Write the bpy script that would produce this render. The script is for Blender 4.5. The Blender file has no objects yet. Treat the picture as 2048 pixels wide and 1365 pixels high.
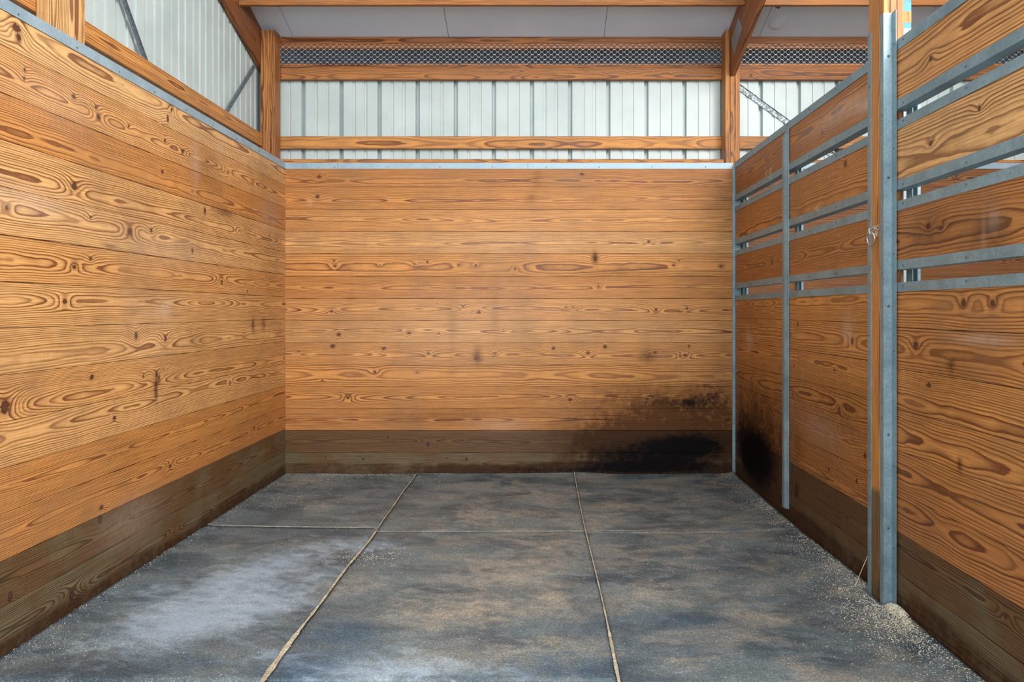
import bpy, math, random
import numpy as np
from mathutils import Vector

scene = bpy.context.scene
COL = scene.collection
# ------------------------------------------------------------------ camera
F = 1585.0                      # focal length in pixels of the 2048 wide frame
CZ = 1.26                       # eye height above the rubber mats
cam_d = bpy.data.cameras.new('camera'); cam = bpy.data.objects.new('camera', cam_d); COL.objects.link(cam)
cam.location = (0, 0, CZ); cam.rotation_euler = (math.pi/2, 0, 0)
cam_d.sensor_width = 36.0; cam_d.lens = F/2048*36
cam_d.shift_x = -(1076-1024)/2048; cam_d.shift_y = -(682.5-622)/2048
cam_d.clip_end = 200
scene.camera = cam
# ------------------------------------------------------------------ world, light, exposure
scene.view_settings.view_transform = 'Standard'; scene.view_settings.look = 'None'
scene.view_settings.gamma = 1; scene.view_settings.use_curve_mapping = False
scene.view_settings.exposure = 0.43
w = bpy.data.worlds.new('sky'); scene.world = w; w.use_nodes = True
bg = w.node_tree.nodes['Background']; bg.inputs[0].default_value = (0.80, 0.92, 1.0, 1); bg.inputs[1].default_value = 1.12

def area(name, loc, target, sx, sy, power, col):
    d = bpy.data.lights.new(name, 'AREA'); d.shape = 'RECTANGLE'; d.size = sx; d.size_y = sy
    d.energy = power; d.color = col
    o = bpy.data.objects.new(name, d); COL.objects.link(o); o.location = loc
    o.rotation_euler = (Vector(target)-Vector(loc)).to_track_quat('-Z', 'Y').to_euler()
    return o
area('aisle_daylight', (2.3, 0.8, 4.15), (-1.8, 4.6, 1.9), 2.6, 1.8, 265, (1.0, 0.97, 0.93))
area('doorway_daylight', (-1.0, -2.2, 2.2), (0.4, 5, 1.3), 4.5, 3.0, 160, (0.93, 0.97, 1.0))

# ------------------------------------------------------------------ measures
YB = 6.14; XL = -1.957; XR = 1.52; TOP = 2.364; CAP = 2.408
Y_SB = 6.375; X_SL = -2.215                     # planes of the metal siding
def ceil_z(y): return 3.45 + 0.32*(6.32-y)
def px_back(x, y): return ((x-1076)/258.0, (622-y)/258.0+CZ)
def px_side(x, y, X):
    fz = (x-1076)/X; return (F/fz, (622-y)/fz+CZ)
def px_floor(x, y):
    fz = (y-622)/CZ; return ((x-1076)/fz, F/fz)

# ------------------------------------------------------------------ numeric noise
def vnoise(x, seed, n=4096):
    t = np.random.RandomState(seed % 100000).rand(n)
    x = np.asarray(x, float)+777.3; i = np.floor(x).astype(int); f = x-i; f = f*f*(3-2*f)
    return (t[i % n]*(1-f)+t[(i+1) % n]*f)*2-1
def vnoise2(x, y, seed, n=256):
    t = np.random.RandomState(seed % 100000).rand(n, n)
    x = np.asarray(x, float)+333.1; y = np.asarray(y, float)+555.7
    i = np.floor(x).astype(int); f = x-i; f = f*f*(3-2*f); j = np.floor(y).astype(int); g = y-j; g = g*g*(3-2*g)
    a = t[i % n, j % n]*(1-f)+t[(i+1) % n, j % n]*f; b = t[i % n, (j+1) % n]*(1-f)+t[(i+1) % n, (j+1) % n]*f
    return (a*(1-g)+b*g)*2-1

# ------------------------------------------------------------------ node helpers
def new_mat(name):
    m = bpy.data.materials.new(name); m.use_nodes = True; nt = m.node_tree
    return m, nt, nt.nodes['Principled BSDF']
class N:
    def __init__(s, nt): s.nt = nt
    def _set(s, sock, v):
        if isinstance(v, bpy.types.NodeSocket): s.nt.links.new(v, sock)
        elif v is not None: sock.default_value = v
    def math(s, op, a, b=None, c=None, clamp=False):
        n = s.nt.nodes.new('ShaderNodeMath'); n.operation = op; n.use_clamp = clamp
        for i, v in enumerate((a, b, c)):
            if v is not None: s._set(n.inputs[i], v)
        return n.outputs[0]
    def attr(s, name):
        n = s.nt.nodes.new('ShaderNodeAttribute'); n.attribute_name = name; return n
    def sep(s, v):
        n = s.nt.nodes.new('ShaderNodeSeparateXYZ'); s._set(n.inputs[0], v); return n.outputs
    def comb(s, x, y, z):
        n = s.nt.nodes.new('ShaderNodeCombineXYZ')
        for i, v in enumerate((x, y, z)): s._set(n.inputs[i], v)
        return n.outputs[0]
    def noise(s, vec, scale, detail=2, rough=0.5, dist=0.0):
        n = s.nt.nodes.new('ShaderNodeTexNoise'); s._set(n.inputs['Vector'], vec)
        n.inputs['Scale'].default_value = scale; n.inputs['Detail'].default_value = detail
        n.inputs['Roughness'].default_value = rough; n.inputs['Distortion'].default_value = dist
        return n.outputs[0]
    def voro(s, vec, scale, feature='F1', out=0, rnd=1.0):
        n = s.nt.nodes.new('ShaderNodeTexVoronoi'); s._set(n.inputs['Vector'], vec); n.feature = feature
        n.inputs['Scale'].default_value = scale; n.inputs['Randomness'].default_value = rnd
        return n.outputs[out]
    def ramp(s, fac, stops, interp='LINEAR'):
        n = s.nt.nodes.new('ShaderNodeValToRGB'); s._set(n.inputs[0], fac); r = n.color_ramp; r.interpolation = interp
        while len(r.elements) < len(stops): r.elements.new(0.5)
        for e, (p, c) in zip(r.elements, stops):
            e.position = p; e.color = (c, c, c, 1) if not hasattr(c, '__len__') else (*c, 1)
        return n.outputs[0]
    def mix(s, f, a, b, mode='MIX'):
        n = s.nt.nodes.new('ShaderNodeMix'); n.data_type = 'RGBA'; n.blend_type = mode
        s._set(n.inputs[0], f)
        for k, v in ((6, a), (7, b)):
            if not isinstance(v, bpy.types.NodeSocket): v = (*v, 1)
            s._set(n.inputs[k], v)
        return n.outputs[2]
    def rng(s, v, a, b, c=0.0, d=1.0, smooth=True):
        n = s.nt.nodes.new('ShaderNodeMapRange'); s._set(n.inputs[0], v)
        n.interpolation_type = 'SMOOTHSTEP' if smooth else 'LINEAR'
        for i, q in enumerate((a, b, c, d)): s._set(n.inputs[i+1], q)
        return n.outputs[0]
    def bump(s, h, strength, dist, normal=None):
        n = s.nt.nodes.new('ShaderNodeBump'); s._set(n.inputs['Height'], h)
        n.inputs['Strength'].default_value = strength; n.inputs['Distance'].default_value = dist
        if normal is not None: s._set(n.inputs['Normal'], normal)
        return n.outputs[0]
    def objco(s):
        return s.nt.nodes.new('ShaderNodeTexCoord').outputs['Object']

# ------------------------------------------------------------------ materials
def make_wood():
    m, nt, b = new_mat('pine_wood'); n = N(nt)
    g = n.sep(n.attr('grain').outputs['Vector'])      # along, across, seed
    mm = n.sep(n.attr('wood').outputs['Vector'])      # tone, treated, knot distance
    st = n.sep(n.attr('soil_tint').outputs['Vector'])      # stain, pale, grime and even darkening
    ring = n.attr('ring').outputs['Fac']
    u, v, seed = g[0], g[1], g[2]
    tone, treat, kd = mm[0], mm[1], mm[2]
    fine = n.noise(n.comb(n.math('MULTIPLY', u, 5.0), n.math('MULTIPLY', v, 260.0), seed), 1.0, 3, 0.6)
    wob = n.noise(n.comb(n.math('MULTIPLY', u, 5.0), n.math('MULTIPLY', v, 40.0), seed), 1.0, 3, 0.5)
    ph = n.math('ADD', ring, n.math('MULTIPLY', n.math('SUBTRACT', wob, 0.5), 0.55))
    fr = n.math('FRACT', ph)
    # how strong each growth ring is drawn
    rid = n.noise(n.comb(n.math('FLOOR', ph), seed, 0.0), 0.83, 0)
    late = n.ramp(fr, [(0.0, 0.25), (0.05, 0.0), (0.36, 0.04), (0.62, 0.45), (0.77, 1.0), (0.95, 1.0), (1.0, 0.25)])
    late = n.math('MULTIPLY', late, n.rng(rid, 0.30, 0.60, 0.62, 1.0))
    pat = n.noise(n.comb(n.math('MULTIPLY', u, 1.3), n.math('MULTIPLY', v, 6.0), seed), 1.0, 3, 0.6)
    late = n.math('MULTIPLY', late, n.rng(pat, 0.3, 0.7, 0.82, 1.0))
    early = n.ramp(tone, [(0.0, (0.78, 0.460, 0.195)), (0.35, (0.68, 0.296, 0.078)), (0.7, (0.45, 0.172, 0.050)), (1.0, (0.26, 0.082, 0.028))])
    latec = n.ramp(tone, [(0.0, (0.20, 0.070, 0.020)), (0.35, (0.175, 0.044, 0.009)), (0.7, (0.10, 0.026, 0.007)), (1.0, (0.06, 0.015, 0.005))])
    base = n.mix(late, early, latec)
    fb = n.rng(fine, 0.30, 0.72, 0.62, 1.22, False)
    base = n.mix(1.0, base, n.comb(fb, fb, fb), 'MULTIPLY')
    # saw and rub marks across the grain
    cr = n.noise(n.comb(n.math('MULTIPLY', u, 95.0), n.math('MULTIPLY', v, 7.0), seed), 1.0, 3, 0.5)
    crf = n.rng(cr, 0.60, 0.75, 1.0, 0.90, False)
    base = n.mix(1.0, base, n.comb(crf, crf, crf), 'MULTIPLY')
    # broad handling dirt
    oc = n.objco()
    big = n.noise(oc, 2.3, 4, 0.6)
    bf = n.rng(n.math('ADD', n.math('MULTIPLY', big, 0.7), n.math('MULTIPLY', n.noise(oc, 11.0, 5, 0.7), 0.3)), 0.42, 0.70, 0.0, 0.42)
    base = n.mix(bf, base, (0.22, 0.115, 0.06))
    # treated kickboards: olive brown
    tcol = n.mix(late, (0.165, 0.118, 0.060), (0.055, 0.035, 0.016))
    tn = n.noise(oc, 3.4, 4, 0.6)
    tcol = n.mix(n.rng(n.math('ADD', tn, n.math('MULTIPLY', n.math('SUBTRACT', tone, 0.3), 0.8)), 0.42, 0.66), tcol, n.mix(late, (0.150, 0.075, 0.028), (0.05, 0.022, 0.008)))
    tcol = n.mix(1.0, tcol, n.comb(fb, fb, fb), 'MULTIPLY')
    base = n.mix(treat, base, tcol)
    # knots
    kn = n.noise(n.comb(n.math('MULTIPLY', u, 60.0), n.math('MULTIPLY', v, 60.0), seed), 1.0, 3, 0.6)
    kk = n.math('ADD', kd, n.math('MULTIPLY', n.math('SUBTRACT', kn, 0.5), 1.3))
    kcol = n.ramp(kk, [(0.0, (0.030, 0.014, 0.009)), (0.3, (0.075, 0.032, 0.018)), (0.6, (0.050, 0.020, 0.011)), (0.8, (0.009, 0.006, 0.005)), (1.0, (0.020, 0.009, 0.006))])
    base = n.mix(n.rng(kk, 0.8, 1.08, 1.0, 0.0), base, kcol)
    base = n.mix(n.math('MULTIPLY', n.rng(kk, 1.0, 2.0, 0.42, 0.0), n.math('SUBTRACT', 1.0, n.math('MULTIPLY', treat, 0.75))), base, (0.15, 0.05, 0.018))
    # worn dirt and even darkening, pale smears and paler areas, black stain
    sn = n.noise(oc, 26.0, 6, 0.68)
    sn2 = n.noise(n.comb(n.math('MULTIPLY', u, 14.0), n.math('MULTIPLY', v, 90.0), seed), 1.0, 4, 0.6)
    snl = n.noise(oc, 7.0, 6, 0.7)
    gr = n.math('MULTIPLY', st[2], n.rng(n.math('ADD', n.math('MULTIPLY', sn, 0.5), n.math('MULTIPLY', snl, 0.5)), 0.36, 0.62, 0.50, 1.05), clamp=True)
    base = n.mix(gr, base, n.mix(0.16, (0.040, 0.017, 0.009), base))
    sv = n.math('ADD', n.math('MULTIPLY', st[0], 1.5), n.math('ADD', n.math('MULTIPLY', n.math('SUBTRACT', sn, 0.5), 1.6), n.math('MULTIPLY', n.math('SUBTRACT', sn2, 0.5), 0.5)))
    sf = n.math('MULTIPLY', n.rng(sv, 0.42, 1.45), n.rng(st[0], 0.02, 0.2))
    base = n.mix(sf, base, (0.0040, 0.0030, 0.0036))
    nt.links.new(n.math('SUBTRACT', 0.30, n.math('MULTIPLY', n.math('MAXIMUM', sf, gr), 0.24)), b.inputs['Specular IOR Level'])
    pf = n.math('MULTIPLY', st[1], n.rng(sn, 0.25, 0.7, 0.5, 1.0), clamp=True)
    base = n.mix(pf, base, (0.62, 0.49, 0.40))
    nt.links.new(base, b.inputs['Base Color'])
    rg = n.rng(late, 0, 1, 0.58, 0.42); nt.links.new(rg, b.inputs['Roughness'])
    h = n.math('ADD', n.math('MULTIPLY', late, 0.6), n.math('MULTIPLY', fine, 0.5))
    nt.links.new(n.bump(h, 0.35, 0.0012), b.inputs['Normal'])
    return m
M_WOOD = make_wood()

def make_galv(name, c1, c2, rough=0.42, metal=0.55):
    m, nt, b = new_mat(name); n = N(nt); oc = n.objco()
    cell = n.voro(oc, 150.0, out=1); cs = n.sep(cell)[0]
    ns = n.noise(oc, 7.0, 4, 0.65)
    f = n.math('ADD', n.math('MULTIPLY', cs, 0.18), n.math('MULTIPLY', ns, 0.95))
    base = n.mix(n.rng(f, 0.25, 0.9), c1, c2)
    strk = n.noise(n.comb(0.0, 0.0, 0.0), 1.0)
    sc = n.noise(oc, 160.0, 2, 0.5)
    base = n.mix(n.rng(sc, 0.66, 0.74, 0.0, 0.6), base, (0.62, 0.68, 0.70))
    base = n.mix(n.rng(n.noise(oc, 31.0, 3, 0.6), 0.66, 0.78, 0.0, 0.4), base, (0.13, 0.14, 0.14))
    nt.links.new(base, b.inputs['Base Color'])
    b.inputs['Metallic'].default_value = metal
    nt.links.new(n.rng(f, 0.2, 1.0, rough-0.1, rough+0.16), b.inputs['Roughness'])
    nt.links.new(n.bump(ns, 0.08, 0.002), b.inputs['Normal'])
    return m
M_GALV = make_galv('galvanised_steel', (0.155, 0.235, 0.270), (0.29, 0.40, 0.445), 0.5, 0.4)
M_CAP = make_galv('galvanised_flashing', (0.24, 0.335, 0.40), (0.40, 0.50, 0.55), 0.5, 0.3)

def make_plain(name, c, rough=0.6, metal=0.0, var=0.15, scale=30):
    m, nt, b = new_mat(name); n = N(nt)
    f = n.noise(n.objco(), scale, 3, 0.6)
    base = n.mix(n.rng(f, 0.3, 0.7), tuple(x*(1-var) for x in c), tuple(min(1, x*(1+var)) for x in c))
    nt.links.new(base, b.inputs['Base Color']); b.inputs['Roughness'].default_value = rough; b.inputs['Metallic'].default_value = metal
    return m
M_SCREW = make_plain('dull_screw_metal', (0.10, 0.105, 0.11), 0.45, 0.6)
M_STEEL = make_plain('bright_zinc', (0.55, 0.56, 0.57), 0.28, 0.9)
M_WIRE = make_plain('zinc_mesh_wire', (0.62, 0.55, 0.50), 0.5, 0.2)
M_BLUE = make_plain('blue_paint', (0.03, 0.20, 0.33), 0.5, 0, 0.25, 20)
M_DARK = make_plain('dark_void', (0.012, 0.012, 0.014), 0.9)
M_STRAP = make_plain('grey_bracing_strap', (0.20, 0.24, 0.27), 0.45, 0.5, 0.3, 60)
M_STRAW = make_plain('straw', (0.62, 0.50, 0.30), 0.7, 0, 0.2)
M_COB = make_plain('dusty_cobweb', (0.05, 0.05, 0.05), 0.9)
M_NEST = make_plain('papery_nest', (0.20, 0.18, 0.15), 0.9, 0, 0.5, 90)

def make_siding():
    m, nt, b = new_mat('painted_siding'); n = N(nt); oc = n.objco()
    f = n.noise(oc, 3.0, 4, 0.6)
    base = n.mix(n.rng(f, 0.3, 0.7), (0.47, 0.545, 0.535), (0.55, 0.62, 0.61))
    sp = n.noise(oc, 95.0, 3, 0.6)
    base = n.mix(n.rng(sp, 0.72, 0.80, 0.0, 0.55), base, (0.22, 0.25, 0.25))
    sp2 = n.noise(n.comb(n.math('MULTIPLY', n.sep(oc)[0], 22.0), n.math('MULTIPLY', n.sep(oc)[1], 22.0), n.math('MULTIPLY', n.sep(oc)[2], 8.0)), 1.0, 5, 0.7)
    base = n.mix(n.rng(sp2, 0.64, 0.80, 0.0, 0.35), base, (0.30, 0.33, 0.34))
    nt.links.new(base, b.inputs['Base Color']); b.inputs['Roughness'].default_value = 0.38
    nt.links.new(n.bump(n.noise(oc, 300.0, 2), 0.1, 0.001), b.inputs['Normal'])
    return m
M_SIDING = make_siding()

def make_ceiling():
    m, nt, b = new_mat('white_insulation_board'); n = N(nt); oc = n.objco()
    f = n.noise(oc, 1.8, 4, 0.6)
    base = n.mix(n.rng(f, 0.3, 0.7), (0.72, 0.82, 0.97), (0.77, 0.87, 1.0))
    sp = n.noise(oc, 130.0, 2, 0.5)
    base = n.mix(n.rng(sp, 0.72, 0.8, 0.0, 0.4), base, (0.2, 0.2, 0.24))
    nt.links.new(base, b.inputs['Base Color']); b.inputs['Roughness'].default_value = 0.6
    nt.links.new(n.bump(f, 0.2, 0.01), b.inputs['Normal'])
    return m
M_CEIL = make_ceiling()

def make_rubber():
    m, nt, b = new_mat('pebbled_rubber'); n = N(nt); oc = n.objco()
    s = n.sep(n.attr('soil_tint').outputs['Vector'])     # pale, tan, navy; pale and navy include painted sky sheen
    o = n.sep(oc)
    st = n.comb(n.math('MULTIPLY', o[0], 1.0), n.math('MULTIPLY', o[1], 1.5), 0.0)
    n1 = n.noise(st, 2.2, 6, 0.62, 0.6); n2 = n.noise(st, 3.1, 5, 0.6, 0.8); n3 = n.noise(oc, 16.0, 5, 0.65)
    st2 = n.comb(n.math('MULTIPLY', o[0], 9.0), n.math('ADD', n.math('MULTIPLY', o[1], 15.0), n.math('MULTIPLY', o[0], 4.0)), 3.0)
    n4 = n.noise(st2, 1.0, 4, 0.6, 0.6)
    peb = n.voro(n.comb(n.math('MULTIPLY', o[0], 0.8), n.math('MULTIPLY', o[1], 1.15), 0.0), 145.0, out=0)
    pk = n.rng(peb, 0.12, 0.5, 1.0, 0.0)
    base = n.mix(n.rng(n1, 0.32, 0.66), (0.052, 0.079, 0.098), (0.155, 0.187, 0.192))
    base = n.mix(n.math('MULTIPLY', n.math('MULTIPLY', n.rng(n2, 0.42, 0.66), n.rng(n3, 0.3, 0.6, 0.35, 0.8)), n.rng(o[0], -1.3, 0.1, 0.30, 1.0)), base, (0.31, 0.275, 0.225))  # tan thins leftwards to strengthen the painted sky sheen
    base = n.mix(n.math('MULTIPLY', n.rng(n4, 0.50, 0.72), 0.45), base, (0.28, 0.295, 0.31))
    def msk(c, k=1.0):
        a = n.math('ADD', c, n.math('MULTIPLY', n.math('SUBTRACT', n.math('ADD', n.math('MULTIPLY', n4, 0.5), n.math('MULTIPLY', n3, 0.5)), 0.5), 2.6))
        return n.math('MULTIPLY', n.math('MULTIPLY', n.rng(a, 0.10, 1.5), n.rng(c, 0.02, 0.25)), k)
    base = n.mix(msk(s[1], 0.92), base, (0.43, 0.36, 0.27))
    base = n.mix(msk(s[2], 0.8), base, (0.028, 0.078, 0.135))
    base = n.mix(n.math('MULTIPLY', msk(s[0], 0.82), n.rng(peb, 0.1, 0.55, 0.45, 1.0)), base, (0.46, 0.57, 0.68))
    pf = n.rng(peb, 0.10, 0.62, 1.30, 0.62)
    base = n.mix(1.0, base, n.comb(pf, pf, pf), 'MULTIPLY')
    base = n.mix(n.rng(n.noise(oc, 210.0, 2, 0.5), 0.66, 0.74, 0.0, 0.6), base, (0.42, 0.39, 0.33))
    nt.links.new(base, b.inputs['Base Color'])
    nt.links.new(n.rng(n1, 0.3, 0.7, 0.48, 0.72), b.inputs['Roughness'])
    h = n.math('ADD', n.math('MULTIPLY', pf, 0.9), n.math('MULTIPLY', n3, 0.9))
    nt.links.new(n.bump(h, 0.55, 0.004), b.inputs['Normal'])
    return m
M_RUBBER = make_rubber()

def make_saw():
    m, nt, b = new_mat('wood_shavings'); n = N(nt); oc = n.objco()
    f = n.noise(oc, 140.0, 3, 0.6); f2 = n.noise(oc, 9.0, 3, 0.6)
    base = n.mix(n.rng(f, 0.35, 0.65), (0.26, 0.205, 0.13), (0.60, 0.51, 0.36))
    base = n.mix(n.rng(f2, 0.35, 0.7, 0.0, 0.6), base, (0.20, 0.16, 0.11))
    nt.links.new(base, b.inputs['Base Color']); b.inputs['Roughness'].default_value = 0.85
    nt.links.new(n.bump(f, 0.6, 0.004), b.inputs['Normal'])
    return m
M_SAW = make_saw()
M_FLAKE = make_plain('pale_pine_flake', (0.66, 0.60, 0.48), 0.8, 0, 0.25, 50)
M_GROUND = make_plain('packed_ground', (0.20, 0.18, 0.15), 0.95, 0, 0.3, 6)

# ------------------------------------------------------------------ mesh builder
class MB:
    def __init__(s): s.v = []; s.q = []; s.ng = []; s.a = {}; s.n = 0
    def add(s, V, quads=None, ngons=(), attrs=None):
        V = np.asarray(V, float).reshape(-1, 3); k = len(V)
        if quads is not None and len(quads): s.q.append(np.asarray(quads, int)+s.n)
        for g in ngons: s.ng.append([i+s.n for i in g])
        s.v.append(V); s.n += k
        for nm, arr in (attrs or {}).items(): s.a.setdefault(nm, []).append(np.asarray(arr, float))
    def build(s, name, mat, parent=None):
        V = np.concatenate(s.v); Q = np.concatenate(s.q) if s.q else np.zeros((0, 4), int)
        me = bpy.data.meshes.new(name); me.vertices.add(len(V)); me.vertices.foreach_set('co', V.ravel())
        loops = Q.ravel().tolist(); starts = list(range(0, len(loops), 4))
        for g in s.ng: starts.append(len(loops)); loops.extend(g)
        me.loops.add(len(loops)); me.loops.foreach_set('vertex_index', loops)
        me.polygons.add(len(starts)); me.polygons.foreach_set('loop_start', starts)
        try: me.polygons.foreach_set('loop_total', [4]*len(Q)+[len(g) for g in s.ng])
        except Exception: pass
        for nm, arrs in s.a.items():
            A = np.concatenate(arrs)
            if A.ndim == 2: at = me.attributes.new(nm, 'FLOAT_VECTOR', 'POINT'); at.data.foreach_set('vector', A.ravel())
            else: at = me.attributes.new(nm, 'FLOAT', 'POINT'); at.data.foreach_set('value', A)
        me.update(calc_edges=True); me.validate()
        me.polygons.foreach_set('use_smooth', [False]*len(me.polygons))
        me.materials.append(mat)
        o = bpy.data.objects.new(name, me); COL.objects.link(o)
        if parent: o.parent = parent; o.matrix_parent_inverse = parent.matrix_world.inverted() if False else o.matrix_parent_inverse
        return o
    # axis box with a small chamfer along all edges
    def box(s, lo, hi, c=0.0):
        x0, y0, z0 = lo; x1, y1, z1 = hi
        prof = [(x0, y0), (x1, y0), (x1, y1), (x0, y1)]
        s.extrude(prof, (0, 0, z0), (1, 0, 0), (0, 1, 0), (0, 0, 1), z1-z0)
    def extrude(s, prof, O, A, B, U, L):
        O, A, B, U = (np.array(t, float) for t in (O, A, B, U)); P = np.array(prof, float); k = len(P)
        if np.dot(np.cross(A, B), U) < 0: pass
        ar = 0.5*sum(P[i][0]*P[(i+1) % k][1]-P[(i+1) % k][0]*P[i][1] for i in range(k))
        if ar*np.dot(np.cross(A, B), U) < 0: P = P[::-1]
        V0 = O+P[:, :1]*A+P[:, 1:]*B; V1 = V0+U*L
        q = [(i, (i+1) % k, (i+1) % k+k, i+k) for i in range(k)]
        s.add(np.vstack([V0, V1]), q, [list(range(k))[::-1], list(range(k, 2*k))])

def cham(a0, b0, a1, b1, c):
    return [(a0+c, b0), (a1-c, b0), (a1, b0+c), (a1, b1-c), (a1-c, b1), (a0+c, b1), (a0, b1-c), (a0, b0+c)]

# one piece of sawn pine. u along, v across, w out of the show face
def lumber(mb, O, U, V, W, L, wd, t, seed, su=0.04, sv=0.012, tone=0.35, treated=0.0, knots=(), groove=False,
           soil_tint=None, d0=None, v0=None, rt=None, amp=None, world_u=0.0):
    rs = np.random.RandomState(seed)
    O, U, V, W = (np.array(q, float) for q in (O, U, V, W))
    nf = max(2, int(round(wd/sv)))
    if groove:
        mid = np.linspace(0.0022, wd-0.0022, nf)
        prof = [(0.0006, -0.012), (0.0012, -0.0008)]+[(q, 0.0) for q in mid]+[(wd-0.0012, -0.0008), (wd-0.0006, -0.012)]
        prof += [(wd-0.0006, -t), (0.0006, -t)]
    else:
        c = 0.002; nt_ = max(2, int(round(t/sv)))
        prof = [(q, 0.0) for q in np.linspace(c, wd-c, nf)]+[(wd, -q) for q in np.linspace(c, t-c, nt_)]
        prof += [(q, -t) for q in np.linspace(wd-c, c, nf)]+[(0.0, -q) for q in np.linspace(t-c, c, nt_)]
    P = np.array(prof); k = len(P); nu = max(1, int(round(L/su)))+1
    uu = np.linspace(0, L, nu); UU, VV = np.meshgrid(uu, P[:, 0], indexing='ij'); WW = np.broadcast_to(P[:, 1], UU.shape)
    X = O+UU[..., None]*U+VV[..., None]*V+WW[..., None]*W
    # ring field: distance from a wandering pith behind the face
    if d0 is None: d0 = rs.uniform(0.028, 0.055)
    if v0 is None: v0 = wd*rs.uniform(0.25, 0.75)
    if rt is None: rt = rs.uniform(0.0052, 0.0080)
    if amp is None: amp = rs.uniform(0.008, 0.013)
    dd = d0+amp*vnoise(UU*rs.uniform(1.0, 2.0), seed+1)+amp*0.30*vnoise(UU*5.3, seed+2)+0.0009*vnoise(UU*15., seed+5)
    vp = v0+0.012*vnoise(UU*0.9, seed+3)+0.004*vnoise(UU*4.1, seed+4)
    vv = VV+0.0016*vnoise2(UU*4, VV*30, seed+9)
    kd = np.full(UU.shape, 3.0); extra = np.zeros(UU.shape)
    for (ku, kv, r, el) in knots:
        e = ((UU-ku)/(r*el))**2+((VV-kv)/r)**2
        kd = np.minimum(kd, np.sqrt(e)*1.15)
        extra += 0.95*r*np.exp(-(((UU-ku)/(3.6*r))**2+((VV-kv)/(2.0*r))**2))
        extra += 0.35*r*np.exp(-(((UU-ku)/(9*r))**2+((VV-kv)/(3.0*r))**2))
    r = np.sqrt((vv-vp)**2+(WW+np.maximum(dd, 0.012))**2)+extra
    ring = r/rt+rs.rand()*7
    n_ = nu*k; I = np.arange(nu-1)[:, None]*k; J = np.arange(k)[None, :]; J2 = (J+1) % k
    q = np.stack([I+J, I+k+J, I+k+J2, I+J2], -1).reshape(-1, 4)
    if np.dot(np.cross(U, V), W) < 0: q = q[:, ::-1]
    e0 = list(range(k)); e1 = list(range((nu-1)*k, nu*k))
    if np.dot(np.cross(U, V), W) < 0: e0 = e0[::-1]
    else: e1 = e1[::-1]
    seedf = rs.rand()*50
    Xf = X.reshape(-1, 3); sl = soil_tint(Xf) if soil_tint else np.zeros((n_, 3))
    mb.add(Xf, q, [e0, e1], {
        'grain': np.stack([UU.ravel()+seedf, VV.ravel()-WW.ravel()*0.7, np.full(n_, seedf)], 1),
        'wood': np.stack([np.full(n_, tone), np.full(n_, treated), kd.ravel()], 1),
        'soil_tint': sl, 'ring': ring.ravel()})

# ------------------------------------------------------------------ tagging
def empty(name, loc=(0, 0, 0)):
    o = bpy.data.objects.new(name, None); COL.objects.link(o); o.location = loc; o.empty_display_size = 0.1
    bpy.context.view_layer.update(); return o
def tag(o, label, cat, group=None, kind=None):
    o['label'] = label; o['category'] = cat
    if group: o['group'] = group
    if kind: o['kind'] = kind
    return o
def structure(o): o['kind'] = 'structure'; return o

# ------------------------------------------------------------------ dirt and tone maps
def gauss(a, b, ca, cb, ra, rb): return np.exp(-(((a-ca)/ra)**2+((b-cb)/rb)**2))
def base_band(along, z, seed, z0=0.075, x0=None):
    edge = z0+0.018*vnoise(along*2.2, seed)+0.008*vnoise(along*9, seed+1)
    return np.clip((edge-z)/0.035, 0, 1)
def soil_tint_back(P):
    x, z = P[:, 0], P[:, 2]
    st = np.zeros(len(P)); pale = np.zeros(len(P)); gr = np.zeros(len(P))
    for (px, py, rx, ry, a) in [(1340, 895, 105, 26, 1.0), (1400, 888, 60, 24, .5), (1330, 928, 110, 18, .6), (1380, 835, 90, 26, .38), (1395, 803, 60, 16, .48), (1425, 785, 34, 26, .30), (1320, 806, 80, 8, .30), (1230, 925, 60, 30, .3),
                                (1395, 735, 60, 7, .32), (1390, 772, 70, 4, .40), (1190, 773, 40, 3, .3), (1190, 905, 70, 22, .30), (1150, 940, 300, 7, .25)]:
        cx, cz = px_back(px, py); st += a*gauss(x, z, cx, cz, rx/258, ry/258)
    for (px, py, rx, ry, a) in [(1370, 890, 170, 66, 1.7), (1390, 810, 130, 44, .70), (1240, 895, 130, 50, 1.1), (1250, 800, 120, 50, .42), (1050, 700, 30, 90, .22), (1295, 713, 16, 13, .8), (955, 715, 9, 18, 1.),
                                (1190, 515, 6, 12, 1.5), (1230, 545, 110, 10, .5), (1080, 530, 60, 14, .25), (700, 600, 12, 30, .2), (800, 560, 200, 300, .08),
                                (905, 650, 10, 80, .3), (990, 640, 8, 60, .25), (1420, 380, 60, 60, .35), (900, 830, 120, 14, .4), (1450, 700, 30, 200, .3), (1075, 360, 10, 14, .5), (1060, 395, 12, 12, .5)]:
        cx, cz = px_back(px, py); gr += a*gauss(x, z, cx, cz, rx/258, ry/258)
    for (px, py, rx, ry, a) in [(1010, 480, 160, 60, .10), (960, 620, 220, 60, .14), (900, 700, 160, 60, .12), (620, 405, 5, 10, .22), (1000, 850, 60, 12, .2)]:  # broad paler areas mid-wall and small smears
        cx, cz = px_back(px, py); pale += a*gauss(x, z, cx, cz, rx/258, ry/258)
    bb = base_band(x, z, 41, 0.10)*np.clip((x+1.5)/0.9, 0.5, 1)
    gr += bb*1.6; st += bb*0.34*np.clip((x+1.2)/1.2, 0.1, 1)
    return np.stack([st, pale, gr], 1)
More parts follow.
